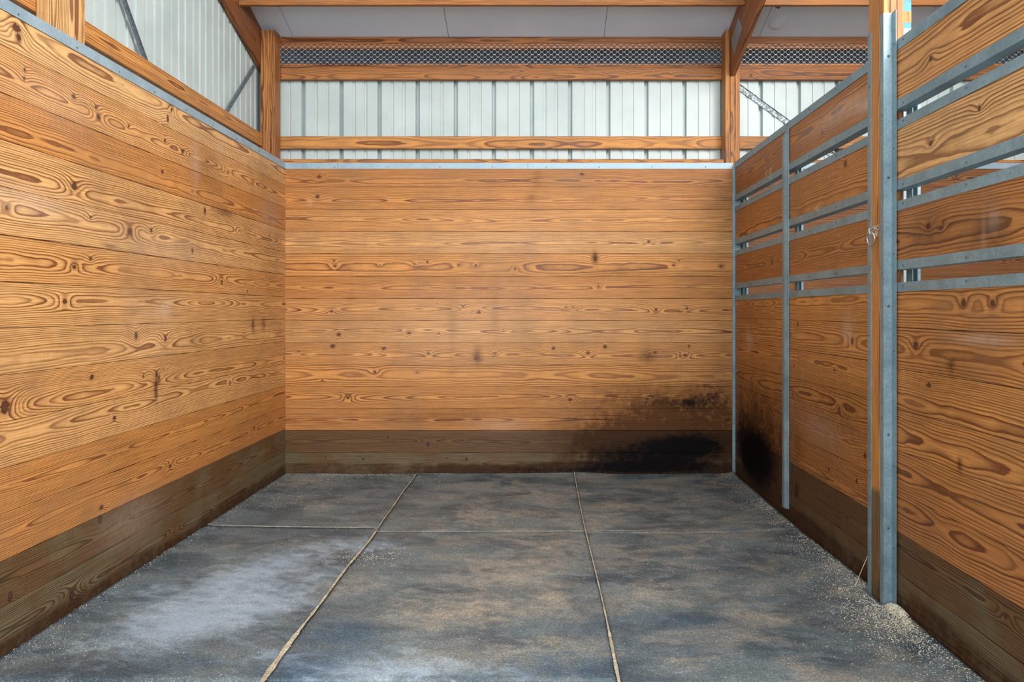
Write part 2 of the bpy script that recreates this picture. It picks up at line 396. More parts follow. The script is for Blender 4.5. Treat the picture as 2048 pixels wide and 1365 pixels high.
def soil_left(P):
    y, z = P[:, 1], P[:, 2]
    st = np.zeros(len(P)); pale = np.zeros(len(P)); gr = np.zeros(len(P))
    for (px, py, rx, ry, a) in [(392, 325, 8, 50, .26), (440, 300, 6, 26, .18), (540, 430, 20, 40, .20), (330, 620, 14, 18, .30), (50, 400, 110, 30, .30), (330, 500, 110, 35, .16), (265, 1040, 60, 50, .22), (110, 200, 90, 60, .15), (300, 640, 60, 90, .12)]:
        cy, cz = px_side(px, py, XL); fz = F/cy; pale += a*gauss(y, z, cy, cz, rx*cy*cy/(F*1.957), ry/fz)
    for (px, py, rx, ry, a) in [(410, 330, 30, 45, .5), (540, 480, 30, 200, .35), (400, 680, 30, 30, .35), (450, 425, 22, 8, .8), (220, 493, 12, 5, .9), (312, 775, 3.5, 26, 1.6), (318, 757, 2.5, 8, 1.4),
                                (520, 800, 60, 140, .25), (250, 900, 40, 30, .3), (120, 700, 160, 50, .08), (300, 580, 30, 40, .25), (420, 250, 40, 30, .2), (506, 650, 3, 14, 1), (527, 650, 4, 12, 1)]:
        cy, cz = px_side(px, py, XL); fz = F/cy; gr += a*gauss(y, z, cy, cz, rx*cy*cy/(F*1.957), ry/fz)
    bb = base_band(y, z, 51, 0.075); gr += bb*1.1
    return np.stack([st, pale, gr], 1)
def soil_tint_right(P):
    y, z = P[:, 1], P[:, 2]
    st = np.zeros(len(P)); pale = np.zeros(len(P)); gr = np.zeros(len(P))
    for (px, py, rx, ry, a) in [(1512, 930, 32, 52, 1.2), (1485, 865, 26, 60, .55), (1530, 890, 30, 46, .45), (1475, 780, 8, 24, .4)]:
        cy, cz = px_side(px, py, XR); fz = F/cy; st += a*gauss(y, z, cy, cz, rx*cy*cy/(F*1.52), ry/fz)
    for (px, py, rx, ry, a) in [(1515, 900, 60, 130, 1.5), (1640, 860, 90, 120, .35), (1500, 620, 40, 60, .35), (1680, 1040, 60, 60, .35), (1860, 460, 55, 40, .55), (1960, 470, 50, 60, .45), (1990, 480, 20, 60, .4),
                                (1900, 720, 60, 50, .3), (1850, 820, 60, 60, .25), (1825, 1000, 60, 40, .2), (1900, 730, 8, 14, .8), (1917, 931, 5, 14, 1.3), (1510, 370, 60, 40, .3), (1690, 820, 60, 60, .3), (1592, 980, 4, 14, 1.5)]:
        cy, cz = px_side(px, py, XR); fz = F/cy; gr += a*gauss(y, z, cy, cz, rx*cy*cy/(F*1.52), ry/fz)
    for (px, py, rx, ry, a) in [(1497, 680, 7, 20, .4), (1693, 660, 10, 26, .35), (1965, 470, 4, 46, .20), (1985, 440, 12, 26, .25), (1960, 680, 60, 10, .35), (1680, 225, 70, 20, .45), (1740, 205, 30, 15, .5), (1640, 860, 40, 30, .2)]:
        cy, cz = px_side(px, py, XR); fz = F/cy; pale += a*gauss(y, z, cy, cz, rx*cy*cy/(F*1.52), ry/fz)
    gr += base_band(y, z, 61, 0.11)*1.1
    gr += 0.12*np.clip((y-4.6)/1.5, 0, 1)  # evenly darker towards the back end
    return np.stack([st, pale, gr], 1)

# ------------------------------------------------------------------ knots read from the photo (px, py, radius m, elongation)
KB = [(638.7,353.6,.014,1.3),(635.4,393.8,.013,1.2),(668,522.6,.008,1.2),(670,532.6,.011,1),(760.5,530.5,.007,1),(829.7,528,.008,1.3),(855,525,.009,1.3),(917.7,530.8,.009,1.2),(951.5,531.5,.009,1.5),
 (1030.5,537.7,.011,1),(663,623,.011,1.2),(874.6,607,.006,1),(926,614,.009,1),(957.4,624.6,.014,1.2),(1164,348.7,.012,1.3),(1191,518,.016,.5),(1347,531,.007,1.6),(1358,522,.006,1.6),(1442,533,.009,1.4),
 (1297.4,484,.012,1.2),(1197,573.6,.010,1.2),(1132,615,.008,1.8),(1147,616,.006,1.2),(1312,620,.012,1.1),(1374,617,.010,1.2),(678,669.7,.015,1.2),(818,666.4,.012,1.7),(877.7,667,.008,1.2),(666,692.8,.017,1.2),(768,697,.014,1.3),
 (597.7,702.3,.009,.8),(856.7,707,.010,1.2),(951.5,717,.011,.9),(989.5,706.4,.009,1.3),(749.7,744.6,.012,1.1),(696,795.9,.014,1.1),(776,875,.010,1.1),(856,890,.020,.9),(932,886,.010,1),
 (651.5,914.6,.012,.6),(727,919,.010,1.3),(893.8,916,.013,.5),(933,919,.012,1.3),(1107,696.7,.014,1),(1175.6,706.4,.013,1.2),(1210,694,.014,1.2),(1311,705,.010,1.3),(1378,693,.012,.8),(1370.5,710.8,.012,1.2),(1361,712.6,.009,1),
 (1140,800,.014,1.2),(1425.6,796,.016,1.1),(1007,661,.006,1.2),(834,746,.006,1),(645,760,.005,1.5)]
KL = [(33,56,.017,1.6),(38.5,74,.015,1.1),(50,140,.010,1),(48,157,.010,1),(147.4,193.8,.013,1.2),(192,215,.010,1.2),(196.8,234.6,.017,1),(336,237.7,.022,.6),(343.6,219.5,.012,1),(365.4,302,.014,1.3),(330,281,.012,1),(257,252.8,.009,1.2),
 (148.8,373,.019,1.2),(324.6,343.4,.012,1.4),(410,421.6,.022,.7),(259.3,464,.021,1.1),(301.8,461,.015,.8),(384.7,502,.016,.9),(12.6,415,.012,1),(180.8,434.8,.009,1),(443.9,565,.018,.9),(129,603,.015,1.1),
 (272.5,672,.021,.8),(331,678,.016,1),(181.6,518,.011,1.2),(149.4,534.4,.012,1.4),(495,582.7,.012,.8),(184,754.9,.013,1.3),(287,754,.012,.8),(313.5,749.6,.015,.8),(10,814,.030,1.0),(228.5,836.6,.011,1.6),(460,767,.013,1.1),
 (339.9,932.7,.014,1.2),(508,856.5,.013,1.1),(202,1016,.012,1.5),(200.7,1039.7,.022,1.1),(143.6,1192,.026,.9),(348.7,1067.5,.018,.6),(20.5,1193.5,.022,.8),(436.6,994,.016,.6),(456,345,.012,.9),(506,360,.012,.9),(470,460,.009,1),(540,470,.009,1)]
KR = [(1860,117,.014,1.1),(1957,216,.013,.8),(1689.5,327.4,.020,1.1),(1643.3,265.5,.014,.8),(1860,286.7,.012,1.2),(1855.5,452.4,.013,1.5),(1880,455,.009,2),(1924.9,606,.016,1.2),(1983.7,607.8,.014,1.5),(1594.5,648.5,.016,1),
 (1703,683,.017,1),(1543,524.8,.016,1.3),(1829.8,692,.020,1.2),(1586.9,731.5,.012,.8),(1668,740.5,.009,1.6),(1855.5,770.7,.010,2.),(1728.7,912.5,.015,1),(1656.3,939.7,.013,1),(1712,963.8,.013,1.1),(1584,790,.009,1),(1677,818,.011,.8),(2010,1235,.012,1)]

# ------------------------------------------------------------------ setting: walls of boards
seams_back = [0.002, .161, .333, .504, .671, .840, 1.012, 1.184, 1.355, 1.527, 1.702, 1.874, 2.045, 2.219, TOP]
tones_b = [.3, .62, .52, .40, .34, .30, .20, .28, .42, .34, .18, .30, .40, .50]
v0_b = {2: .5, 3: .55, 4: .5, 5: .45, 6: .5, 7: .5, 8: .5, 9: .4, 10: .5, 11: .55, 12: .45, 13: .35}
cup = {}
mb = MB()
for i in range(14):
    z0, z1 = seams_back[i], seams_back[i+1]; z0 -= 0.02 if i == 0 else 0
    ks = []
    for (px, py, r, el) in KB:
        X, Z = px_back(px, py)
        if z0+.004 < Z < z1-.004: ks.append((X-XL+0.03, Z-z0, r, el))
    flat = i in (4, 9)                              # boards with plain quiet figure and many knots
    lumber(mb, (XL-0.03, YB+0.0012*math.sin(i*5.1), z0), (1, 0, 0), (0, 0, 1), (0, -1, 0), XR-XL+0.05, z1-z0, 0.036, 100+i*7, su=0.0105, sv=0.0085,
           tone=tones_b[i], treated=1.0 if i < 2 else 0.0, knots=ks, groove=True, soil_tint=soil_tint_back,
           d0=(0.030 if not flat else 0.08), v0=(z1-z0)*v0_b.get(i, .5), rt=(0.0070 if not flat else 0.0100), amp=(0.012 if not flat else 0.010))
wb = structure(mb.build('wall_back', M_WOOD))
mb = MB()
seams_left = [s+0.012 if 0.1 < s < 2.3 else s for s in seams_back]
tones_l = [.26, .48, .50, .42, .16, .22, .14, .16, .24, .10, .14, .42, .22, .04]
for i in range(14):
    z0, z1 = seams_left[i], seams_left[i+1]; z0 -= 0.02 if i == 0 else 0
    ks = []
    for (px, py, r, el) in KL:
        Y, Z = px_side(px, py, XL)
        if z0+.004 < Z < z1-.004: ks.append((Y-1.9, Z-z0, r, el))
    lumber(mb, (XL+0.0012*math.sin(i*3.7), 1.9, z0), (0, 1, 0), (0, 0, 1), (1, 0, 0), YB-1.9, z1-z0, 0.036, 500+i*11, su=0.0105, sv=0.0085,
           tone=tones_l[i], treated=1.0 if i < 2 else 0.0, knots=ks, groove=True, soil_tint=soil_left,
           v0=(z1-z0)*[.5, .5, .55, .6, .7, .3, .3, .6, .45, .62, .4, .3, .45, .75][i], d0=[.035, .04, .03, .028, .035, .05, .06, .028, .04, .04, .035, .06, .03, .06][i], rt=[.007, .0065, .006, .0058, .0078, .0055, .0066, .0075, .0072, .0075, .0078, .006, .007, .0080][i],
           amp=[.010, .012, .010, .012, .015, .008, .009, .013, .011, .012, .012, .008, .012, .008][i])
wl = structure(mb.build('wall_left', M_WOOD))
# next stall's back wall, seen through the gaps; shade put into the board colour
mb = MB()
for i in range(14):
    z0, z1 = seams_back[i], seams_back[i+1]; z0 -= 0.02 if i == 0 else 0
    ks = [(0.9+0.37*j, (z1-z0)*(.3+.13*(j % 4)), .012, 1.2) for j in range(5) if (i+j) % 3 == 0]
    lumber(mb, (1.60, YB, z0), (1, 0, 0), (0, 0, 1), (0, -1, 0), 3.6, z1-z0, 0.036, 900+i*13, su=0.02, sv=0.010, tone=.85, treated=0.35 if i > 1 else 1.0, knots=ks, groove=True, rt=.0075)
structure(mb.build('wall_back_next_stall', M_WOOD))

mb = MB()
lumber(mb, (1.62, 2.2, -.02), (1, 0, 0), (0, 0, 1), (0, 1, 0), 3.6, 2.3, 0.036, 990, su=.2, sv=.2, tone=.6)  # unseen front wall added to keep low light out of the next stall
structure(mb.build('wall_shading_next_stall', M_WOOD))

# ------------------------------------------------------------------ flashings over the board tops
def flashing(name, O, A, B, U, L, parent=None):
    m = MB(); t = 0.0016
    m.extrude([(-0.003, 0.0), (-0.003, 0.046), (0.040, 0.046), (0.040, 0.046-t), (-0.003+t, 0.046-t), (-0.003+t, 0.0)], O, A, B, U, L)
    return m.build(name, M_CAP, parent)
c1 = flashing('top_flashing', (XL-0.0, YB, TOP-0.004), (0, 1, 0), (0, 0, 1), (1, 0, 0), 0.405, wb)
c1 = flashing('top_flashing', (XL+0.407, YB-0.0005, TOP-0.004), (0, 1, 0), (0, 0, 1), (1, 0, 0), 1.47, wb)
c1 = flashing('top_flashing', (XL+1.879, YB, TOP-0.004), (0, 1, 0), (0, 0, 1), (1, 0, 0), XR-XL-1.889, wb)
c2 = flashing('top_flashing', (XL, 1.9, TOP-0.003), (-1, 0, 0), (0, 0, 1), (0, 1, 0), YB-1.9, wl)
flc = flashing('trim_1', (1.62, YB, TOP-0.004), (0, 1, 0), (0, 0, 1), (1, 0, 0), 3.5); structure(flc)

# screws share one small mesh
def screw_mesh(r=0.0042, h=0.0028):
    m = MB(); k = 8
    ring0 = [(r*math.cos(2*math.pi*i/k), r*math.sin(2*math.pi*i/k), 0) for i in range(k)]
    ring1 = [(r*.85*math.cos(2*math.pi*i/k), r*.85*math.sin(2*math.pi*i/k), h*.6) for i in range(k)]
    ring2 = [(r*.4*math.cos(2*math.pi*i/k), r*.4*math.sin(2*math.pi*i/k), h) for i in range(k)]
    q = [(i, (i+1) % k, k+(i+1) % k, k+i) for i in range(k)]+[(k+i, k+(i+1) % k, 2*k+(i+1) % k, 2*k+i) for i in range(k)]
    m.add(ring0+ring1+ring2, q, [list(range(2*k, 3*k))])
    o = m.build('screw', M_SCREW); me = o.data; bpy.data.objects.remove(o); return me
ME_SCREW = screw_mesh(); ME_BOLT = screw_mesh(0.0062, 0.004)
def screw(p, nrm, parent, me=None):
    o = bpy.data.objects.new('screw', me or ME_SCREW); COL.objects.link(o); o.parent = parent
    o.location = Vector(p)-parent.matrix_world.translation
    o.rotation_euler = Vector(nrm).to_track_quat('Z', 'Y').to_euler(); return o
for px in (669, 775, 880, 985, 1093, 1198, 1304, 1411):
    X, Z = px_back(px, 334); screw((X, YB-0.003, TOP+0.010), (0, -1, 0), wb)
for y in (2.45, 2.98, 3.36, 3.70, 4.04, 4.40, 4.76, 5.14, 5.55, 5.95):
    screw((XL+0.003, y, TOP+0.012), (1, 0, 0), wl)

# ------------------------------------------------------------------ outer metal walls with ribs
def siding_profile(a0, a1, phase, pitch=0.3065):
    pts = [(a0, 0.0)]; k = math.ceil((a0-phase)/pitch)-1
    while phase+k*pitch < a1+pitch:
        c = phase+k*pitch
        for (d, h) in ((-0.0175, 0), (-0.0125, 0.050), (0.0125, 0.050), (0.0175, 0)): pts.append((c+d, h))
        for f in (0.333, 0.635):
            for (d, h) in ((-0.0125, 0), (-0.0105, 0.011), (0.0105, 0.011), (0.0125, 0)): pts.append((c+pitch*f+d, h))
        k += 1
    pts = [p for p in pts if a0 <= p[0] <= a1]+[(a1, 0.0)]
    return pts
def siding(name, axis, a0, a1, phase, z0, z1, plane, sgn, topf=None):
    pts = siding_profile(a0, a1, phase); m = MB(); V = []
    for t in (0.0, 0.002):
        for (a, h) in pts:
            off = plane+sgn*(h+t)
            for z in (z0, z1 if topf is None else topf(a)):
                V.append((a, off, z) if axis == 'x' else (off, a, z))
    n_ = len(pts); q = []
    for l in (0, 1):
        for i in range(n_-1):
            b_ = l*2*n_+2*i; f = (b_, b_+2, b_+3, b_+1); q.append(f if l == 0 else f[::-1])
    for i in range(n_-1): q.append((2*i+1, 2*i+3, 2*n_+2*i+3, 2*n_+2*i+1)); q.append((2*i, 2*n_+2*i, 2*n_+2*i+2, 2*i+2))
    m.add(V, q); return structure(m.build(name, M_SIDING))
siding('wall_outer_back', 'x', -2.225, 5.4, -0.048+0.0, -0.05, 3.16, Y_SB, 1)
siding('wall_outer_left', 'y', -1.0, 6.36, 5.087, -0.05, 4.0, X_SL, -1, topf=lambda y: ceil_z(y)-0.02)
siding('wall_shading_right', 'y', -1.0, 6.36, 5.087, -0.05, 4.0, 5.35, 1, topf=lambda y: ceil_z(y)-0.02)  # unseen side wall added to dim the light in the next stall

# ------------------------------------------------------------------ floor and ceiling
m = MB(); m.box((-2.2, 1.2, -0.06), (5.35, 6.36, -0.0205)); structure(m.build('floor', M_SAW))
m = MB(); m.box((-14, -14, -0.12), (14, 22, -0.062)); structure(m.build('ground', M_GROUND))
m = MB()
sl = 0.32; seams = [-2.21, -1.954, -0.714, 0.526, 1.766, 3.006, 4.246, 5.36]
for a, b_ in zip(seams[:-1], seams[1:]):
    for (ya, yb) in ((0.4, 6.36),):
        V = []
        for t in (0, 0.02):
            for (x, y) in ((a+.002, ya), (b_-.002, ya), (b_-.002, yb), (a+.002, yb)): V.append((x, y, ceil_z(y)+t))
        m.add(V, [(0, 3, 2, 1), (4, 5, 6, 7), (0, 1, 5, 4), (1, 2, 6, 5), (2, 3, 7, 6), (3, 0, 4, 7)])
ceil = structure(m.build('ceiling', M_CEIL))
M_SOFFIT_SHADE = make_plain('bluish_soffit_shade', (0.09, 0.125, 0.185), .5, 0, .15, 5)  # dim shade under the eave put into the soffit colour
m = MB()
for a, b_ in zip(seams[:-1], seams[1:]):
    V = []
    for t in (0, 0.02):
        for (x, y) in ((a+.002, 6.362), (b_-.002, 6.362), (b_-.002, 7.05), (a+.002, 7.05)): V.append((x, y, ceil_z(y)+t))
    m.add(V, [(0, 3, 2, 1), (4, 5, 6, 7), (0, 1, 5, 4), (1, 2, 6, 5), (2, 3, 7, 6), (3, 0, 4, 7)])
m.build('eave_soffit_shade', M_SOFFIT_SHADE, ceil)
m = MB(); V = []
for t in (0.021, 0.05):
    for (x, y) in ((-2.4, 0.3), (5.5, 0.3), (5.5, 7.1), (-2.4, 7.1)): V.append((x, y, ceil_z(y)+t))
m.add(V, [(0, 3, 2, 1), (4, 5, 6, 7), (0, 1, 5, 4), (1, 2, 6, 5), (2, 3, 7, 6), (3, 0, 4, 7)])
m.build('roof_deck', M_DARK, ceil)
m = MB(); m.box((-2.4, 7.06, 3.02), (5.5, 7.08, 3.24)); structure(m.build('trim_2', M_CEIL))

# ------------------------------------------------------------------ rubber mats
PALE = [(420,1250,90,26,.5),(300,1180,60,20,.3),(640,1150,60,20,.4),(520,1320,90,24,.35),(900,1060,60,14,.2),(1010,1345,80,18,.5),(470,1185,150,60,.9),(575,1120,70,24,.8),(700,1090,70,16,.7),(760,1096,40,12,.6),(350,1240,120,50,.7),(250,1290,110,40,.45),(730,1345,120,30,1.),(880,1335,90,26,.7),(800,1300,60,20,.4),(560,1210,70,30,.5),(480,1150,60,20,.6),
        (640,1000,40,16,.3),(620,1080,80,18,.3),(1330,1330,120,30,.25),(1650,1300,120,30,.2),(760,1235,80,16,.25),(560,1300,80,30,.3)]  # bluish dust with sky sheen painted in
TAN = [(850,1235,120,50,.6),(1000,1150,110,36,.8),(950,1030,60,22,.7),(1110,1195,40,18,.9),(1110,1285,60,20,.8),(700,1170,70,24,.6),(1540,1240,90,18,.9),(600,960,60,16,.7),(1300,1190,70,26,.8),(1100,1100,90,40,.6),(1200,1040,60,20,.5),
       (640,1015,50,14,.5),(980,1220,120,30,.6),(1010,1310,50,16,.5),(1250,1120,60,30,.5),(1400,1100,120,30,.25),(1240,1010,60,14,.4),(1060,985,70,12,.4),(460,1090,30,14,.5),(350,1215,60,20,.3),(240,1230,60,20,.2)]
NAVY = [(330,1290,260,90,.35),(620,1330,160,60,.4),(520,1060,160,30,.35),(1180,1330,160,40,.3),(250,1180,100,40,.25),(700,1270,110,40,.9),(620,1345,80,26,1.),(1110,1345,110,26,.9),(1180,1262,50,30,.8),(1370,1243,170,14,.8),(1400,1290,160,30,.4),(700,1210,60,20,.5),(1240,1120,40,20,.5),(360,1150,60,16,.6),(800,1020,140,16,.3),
        (540,1030,90,14,.5),(650,1065,120,12,.5),(1000,1180,60,14,.5),(880,1280,70,20,.3),(1060,1230,50,16,.4),(1560,1200,100,20,.3),(1170,1195,50,26,.6),(380,1325,120,30,.4),(850,975,120,12,.4),(1200,975,120,14,.4),(300,1200,60,20,.3)]  # the broad blue-grey ones paint sky reflection on the left mats
def floor_soil_sheen(X, Y):
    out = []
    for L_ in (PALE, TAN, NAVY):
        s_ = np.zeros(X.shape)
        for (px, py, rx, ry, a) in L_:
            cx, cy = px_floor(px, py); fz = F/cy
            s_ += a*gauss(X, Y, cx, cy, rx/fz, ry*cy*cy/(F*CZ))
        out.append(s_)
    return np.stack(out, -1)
def mat_z(X, Y, ci):
    Z = 0.0015*vnoise2(X*2.2, Y*2.2, 70)
    lift = np.where(X < -.937, 0.006, np.where(X < .275, 0.016, 0.020)) if ci is None else {0: 0.006, 1: 0.016, 2: 0.020}[ci]
    Z = Z+np.clip((Y-5.98)/.15, 0, 1)**2*lift*(0.5+0.5*vnoise(X*2.6, 33))
    Z = Z+np.clip((X-1.40)/.11, 0, 1)**2*0.020*(0.55+0.45*vnoise(Y*1.7, 36))
    return Z+np.clip((-1.86-X)/.09, 0, 1)**2*0.006
mat_cols = [(-1.950, -0.943), (-0.931, 0.2715), (0.2785, 1.512)]
mat_rows = [(4.60, 6.128), (2.705, 4.592), (1.30, 2.695)]
def seam1(y): return -0.938+0.012*math.exp(-((y-4.45)/.5)**2)+0.002*math.sin(y*7.7)
def seam2(y): return 0.275+0.004*math.sin(y*2.3)
MAT_LABELS = {(0, 0): 'dark rubber mat in the back left corner of the stall, trimmed narrow', (1, 0): 'dark rubber mat against the middle of the back wall',
    (2, 0): 'dark rubber mat in the back right corner below the black stain', (0, 1): 'large rubber mat with whitish blue dust and painted-in sky sheen along the left board wall',
    (1, 1): 'large dusty tan and navy rubber mat in the middle of the floor', (2, 1): 'large grey rubber mat beside the right partition, littered with shavings',
    (0, 2): '', (1, 2): 'dark rubber mat just showing at the bottom edge of the photo in the middle', (2, 2): 'rubber mat at the bottom right of the photo near the partition'}
for ci, (xa, xb) in enumerate(mat_cols):
    for ri, (ya, yb) in enumerate(mat_rows):
        if (ci, ri) == (0, 2): continue
        if ri == 0 and ci == 0: ya = 4.61
        if ri == 0 and ci >= 1: ya = 4.525
        if ri == 1 and ci >= 1: yb = 4.521
        if ri == 1 and ci == 0: yb = 4.585
        if ri == 1 and ci == 2: ya = 2.66
        if ri == 2 and ci == 2: yb = 2.655
        nx = int((xb-xa)/.022)+1; ny = int((yb-ya)/.022)+1
        s, t = np.meshgrid(np.linspace(0, 1, nx), np.linspace(0, 1, ny), indexing='ij')
        Y = ya+(yb-ya)*t; X = xa+(xb-xa)*s
        w1 = -0.002+0.012*np.exp(-((Y-4.45)/.5)**2)+0.002*np.sin(Y*7.7); w2 = 0.004*np.sin(Y*2.3)
        if ci == 0: X = X+w1*s
        if ci == 1: X = X+w1*(1-s)+w2*s
        if ci == 2: X = X+w2*(1-s)
        if ci == 0 and ri <= 1:                       # the left cross seam wanders
            wy = 0.0
            Y = Y+(0.06*(1-s)**2)*((1-t) if ri == 0 else t)
        if ci == 2 and ri <= 1: Y = Y+(0.09*np.clip((s-.45)/.55, 0, 1)**1.5-0.03)*((1-t) if ri == 0 else t)
        if ci == 2:
            nt2 = (Y > 3.372) & (Y < 3.568); X = np.where(nt2, xa+(X-xa)*(1.4735-xa)/(xb-xa), X)
        Z = mat_z(X, Y, ci)
        edge = np.minimum(np.minimum(s*(xb-xa), (1-s)*(xb-xa)), np.minimum(t*(yb-ya), (1-t)*(yb-ya)))
        Z = Z-np.where(edge < 0.004, 0.004, 0)
        # top grid, skirt down to the floor
        idx = np.arange(nx*ny).reshape(nx, ny)
        q = np.stack([idx[:-1, :-1], idx[1:, :-1], idx[1:, 1:], idx[:-1, 1:]], -1).reshape(-1, 4)
        Xs, Ys, Zs = X.ravel(), Y.ravel(), Z.ravel()
        per = list(idx[:, 0])+list(idx[-1, 1:])+list(idx[-2::-1, -1])+list(idx[0, -2:0:-1])
        V = np.stack([Xs, Ys, Zs], 1); VB = V[per].copy(); VB[:, 2] = -0.0195
        n0 = len(V); k = len(per)
        q2 = [(per[(i+1) % k], per[i], n0+i, n0+(i+1) % k) for i in range(k)]
        sol = floor_soil_sheen(V[:, 0], V[:, 1]); sol2 = sol[per]
        m = MB(); m.add(np.vstack([V, VB]), np.vstack([q, np.array(q2)]), [[n0+i for i in range(k)][::-1]], {'soil_tint': np.vstack([sol, sol2])})
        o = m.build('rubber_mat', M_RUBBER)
        for p in o.data.polygons: p.use_smooth = True
        tag(o, MAT_LABELS[(ci, ri)], 'mat', 'rubber mats on the stall floor')

# ------------------------------------------------------------------ sawdust in the seams and loose shavings
rs = np.random.RandomState(5)
def ribbon(mb_, pts, wid, z=-0.002):
    V = []; q = []
    for i, (x, y) in enumerate(pts):
        a = pts[min(i+1, len(pts)-1)]; b_ = pts[max(i-1, 0)]; dx, dy = a[0]-b_[0], a[1]-b_[1]; l = math.hypot(dx, dy)
        nx_, ny_ = -dy/l, dx/l; ww = wid(x, y)*0.5*(1+0.06*rs.randn()+0.12*math.sin(x*41+y*37))
        z_ = z; z = z+float(mat_z(np.array([x]), np.array([y]), None)[0]); zc = z+0.0012*rs.rand()
        V += [(x-nx_*ww, y-ny_*ww, z-0.0006), (x-nx_*ww*.7, y-ny_*ww*.7, zc), (x+nx_*ww*.7, y+ny_*ww*.7, zc), (x+nx_*ww, y+ny_*ww, z-0.0006)]
        z = z_
        if i:
            o_ = 4*i
            for c in range(3): q.append((o_-4+c, o_+c, o_+c+1, o_-3+c))
    mb_.add(V, q)
m = MB()
ribbon(m, [(seam1(y), y) for y in np.arange(1.4, 6.12, .03)], lambda x, y: 0.021 if y < 3.1 else (0.012 if y < 4.5 else 0.008), 0.0022)
ribbon(m, [(seam2(y), y) for y in np.arange(1.4, 6.12, .03)], lambda x, y: 0.012 if y < 3.1 else 0.007, 0.0022)
ribbon(m, [(x, 4.602+0.06*((-0.94-x)/1.01)**2) for x in np.arange(-1.94, -0.93, .03)], lambda x, y: 0.013 if x > -1.6 else .007, 0.0022)
ribbon(m, [(x, 4.523) for x in np.arange(-0.93, 0.7, .03)], lambda x, y: 0.004, 0.0022)
o = m.build('sawdust_line', M_SAW); tag(o, 'tan sawdust packed into the joints between the floor mats', 'sawdust', kind='stuff')

def flakes(mb_, xs, ys, zs, smin, smax):
    n_ = len(xs); th = rs.rand(n_)*math.pi; L_ = 0.8*(smin+(smax-smin)*rs.rand(n_)**2.2); W_ = L_*(0.25+0.4*rs.rand(n_)); H = 0.0006+0.0012*rs.rand(n_)
    tilt = 0.35*rs.randn(n_)*L_*0.5
    c, s_ = np.cos(th), np.sin(th); V = np.zeros((n_, 8, 3)); j = 0
    for dz in (0, 1):
        for (a, b_) in ((-.5, -.5), (.5, -.5), (.5, .5), (-.5, .5)):
            V[:, j, 0] = xs+c*a*L_-s_*b_*W_; V[:, j, 1] = ys+s_*a*L_+c*b_*W_; V[:, j, 2] = zs+dz*H+np.abs(tilt)*(a+.5); j += 1
    Q = np.array([(0, 3, 2, 1), (4, 5, 6, 7), (0, 1, 5, 4), (1, 2, 6, 5), (2, 3, 7, 6), (3, 0, 4, 7)])
    mb_.add(V.reshape(-1, 3), (np.arange(n_)[:, None, None]*8+Q[None]).reshape(-1, 4))
m = MB()
def ok(x, y): return not (1.455 < x and 3.35 < y < 3.56)
def put(n_, fx, smin=.0018, smax=.007, dz=0.0016):
    P = [fx() for _ in range(n_)]; P = [p for p in P if -1.94 < p[0] < 1.50 and 2.3 < p[1] < 6.1 and ok(*p)]
    xs = np.array([p[0] for p in P]); ys = np.array([p[1] for p in P]); ed = mat_z(xs, ys, None); eb = 0.0
    flakes(m, xs, ys, dz+ed+eb+0.022*np.exp(-((xs-1.485)/.03)**2-((ys-3.27)/.09)**2), smin, smax)
E = rs.exponential; R_ = rs.rand
put(800, lambda: (1.485+rs.randn()*.014, 3.27+rs.randn()*.055), .0025, .008)
put(500, lambda: (1.485-abs(rs.randn())*.03, 3.24+rs.randn()*.08), .002, .007)
put(1700, lambda: (1.505-E(.075), 2.45+1.9*R_()))                      # along the right partition
put(1900, lambda: (1.49-abs(rs.randn())*.13, 3.25+rs.randn()*.22), .002, .008)       # heap round the post foot
put(420, lambda: (1.49-abs(rs.randn())*.06, 3.75+rs.randn()*.25))
put(500, lambda: (1.49-E(.05), 4.3+1.0*R_()))
put(700, lambda: (1.49-E(.10), 5.0+1.1*R_()), .0012, .004)
put(900, lambda: (-1.945+E(.03), 2.4+3.7*R_()), .0015, .005)
put(500, lambda: (-1.8+E(.25), 5.0+1.1*R_()), .0015, .005)
put(700, lambda: (-1.7+1.1*R_()*(R_()**.4), 6.11-E(.05)), .002, .006)
put(900, lambda: (-1.9+3.4*R_(), 6.12-E(.025)), .0015, .005)
put(1600, lambda: (-1.9+3.4*R_(), 2.4+3.6*R_()), .001, .005)
put(220, lambda: (-1.7+.5*rs.randn()*.4, 3.0+.05*rs.randn()), .0015, .005)
put(260, lambda: (-0.86+.10*rs.randn(), 4.05+.08*rs.randn()), .002, .008)
put(300, lambda: (0.62+.25*rs.randn(), 3.75+.25*rs.randn()), .001, .005)
o = m.build('wood_shavings', M_FLAKE); tag(o, 'pale pine shavings scattered on the mats, thickest at the post foot', 'shavings', kind='stuff')
# low heap of shavings at the foot of the post
m = MB(); V = []; q = []; nr, na = 7, 22
for i in range(nr+1):
    for j in range(na):
        a = 2*math.pi*j/na; r = i/nr; rr = r*(1+.2*math.sin(3*a)+.12*math.sin(7*a))
        V.append((1.485+0.026*rr*math.cos(a), 3.27+0.095*rr*math.sin(a), 0.010+0.014*(1-r**1.4)+0.004*rs.rand()*(1-r)+(0.018 if True else 0)*(0.35)*(1-r)))
for i in range(nr):
    for j in range(na): q.append((i*na+j, (i+1)*na+j, (i+1)*na+(j+1) % na, i*na+(j+1) % na))
m.add(V, q); o = m.build('shavings_heap', M_SAW); tag(o, 'small heap of yellowish shavings at the foot of the wooden post', 'shavings', kind='stuff')

# ------------------------------------------------------------------ framing timber
def timber(name, O, U, V, W, L, wd, t, seed, label, cat='beam', parent=None, tone=.72, group=None, **k):
    m = MB(); lumber(m, O, U, V, W, L, wd, t, seed, tone=tone, **k); o = m.build(name, M_WOOD, parent)
    if label: tag(o, label, cat, group)
    return o
X3, Y3, Z3 = (1, 0, 0), (0, 1, 0), (0, 0, 1)
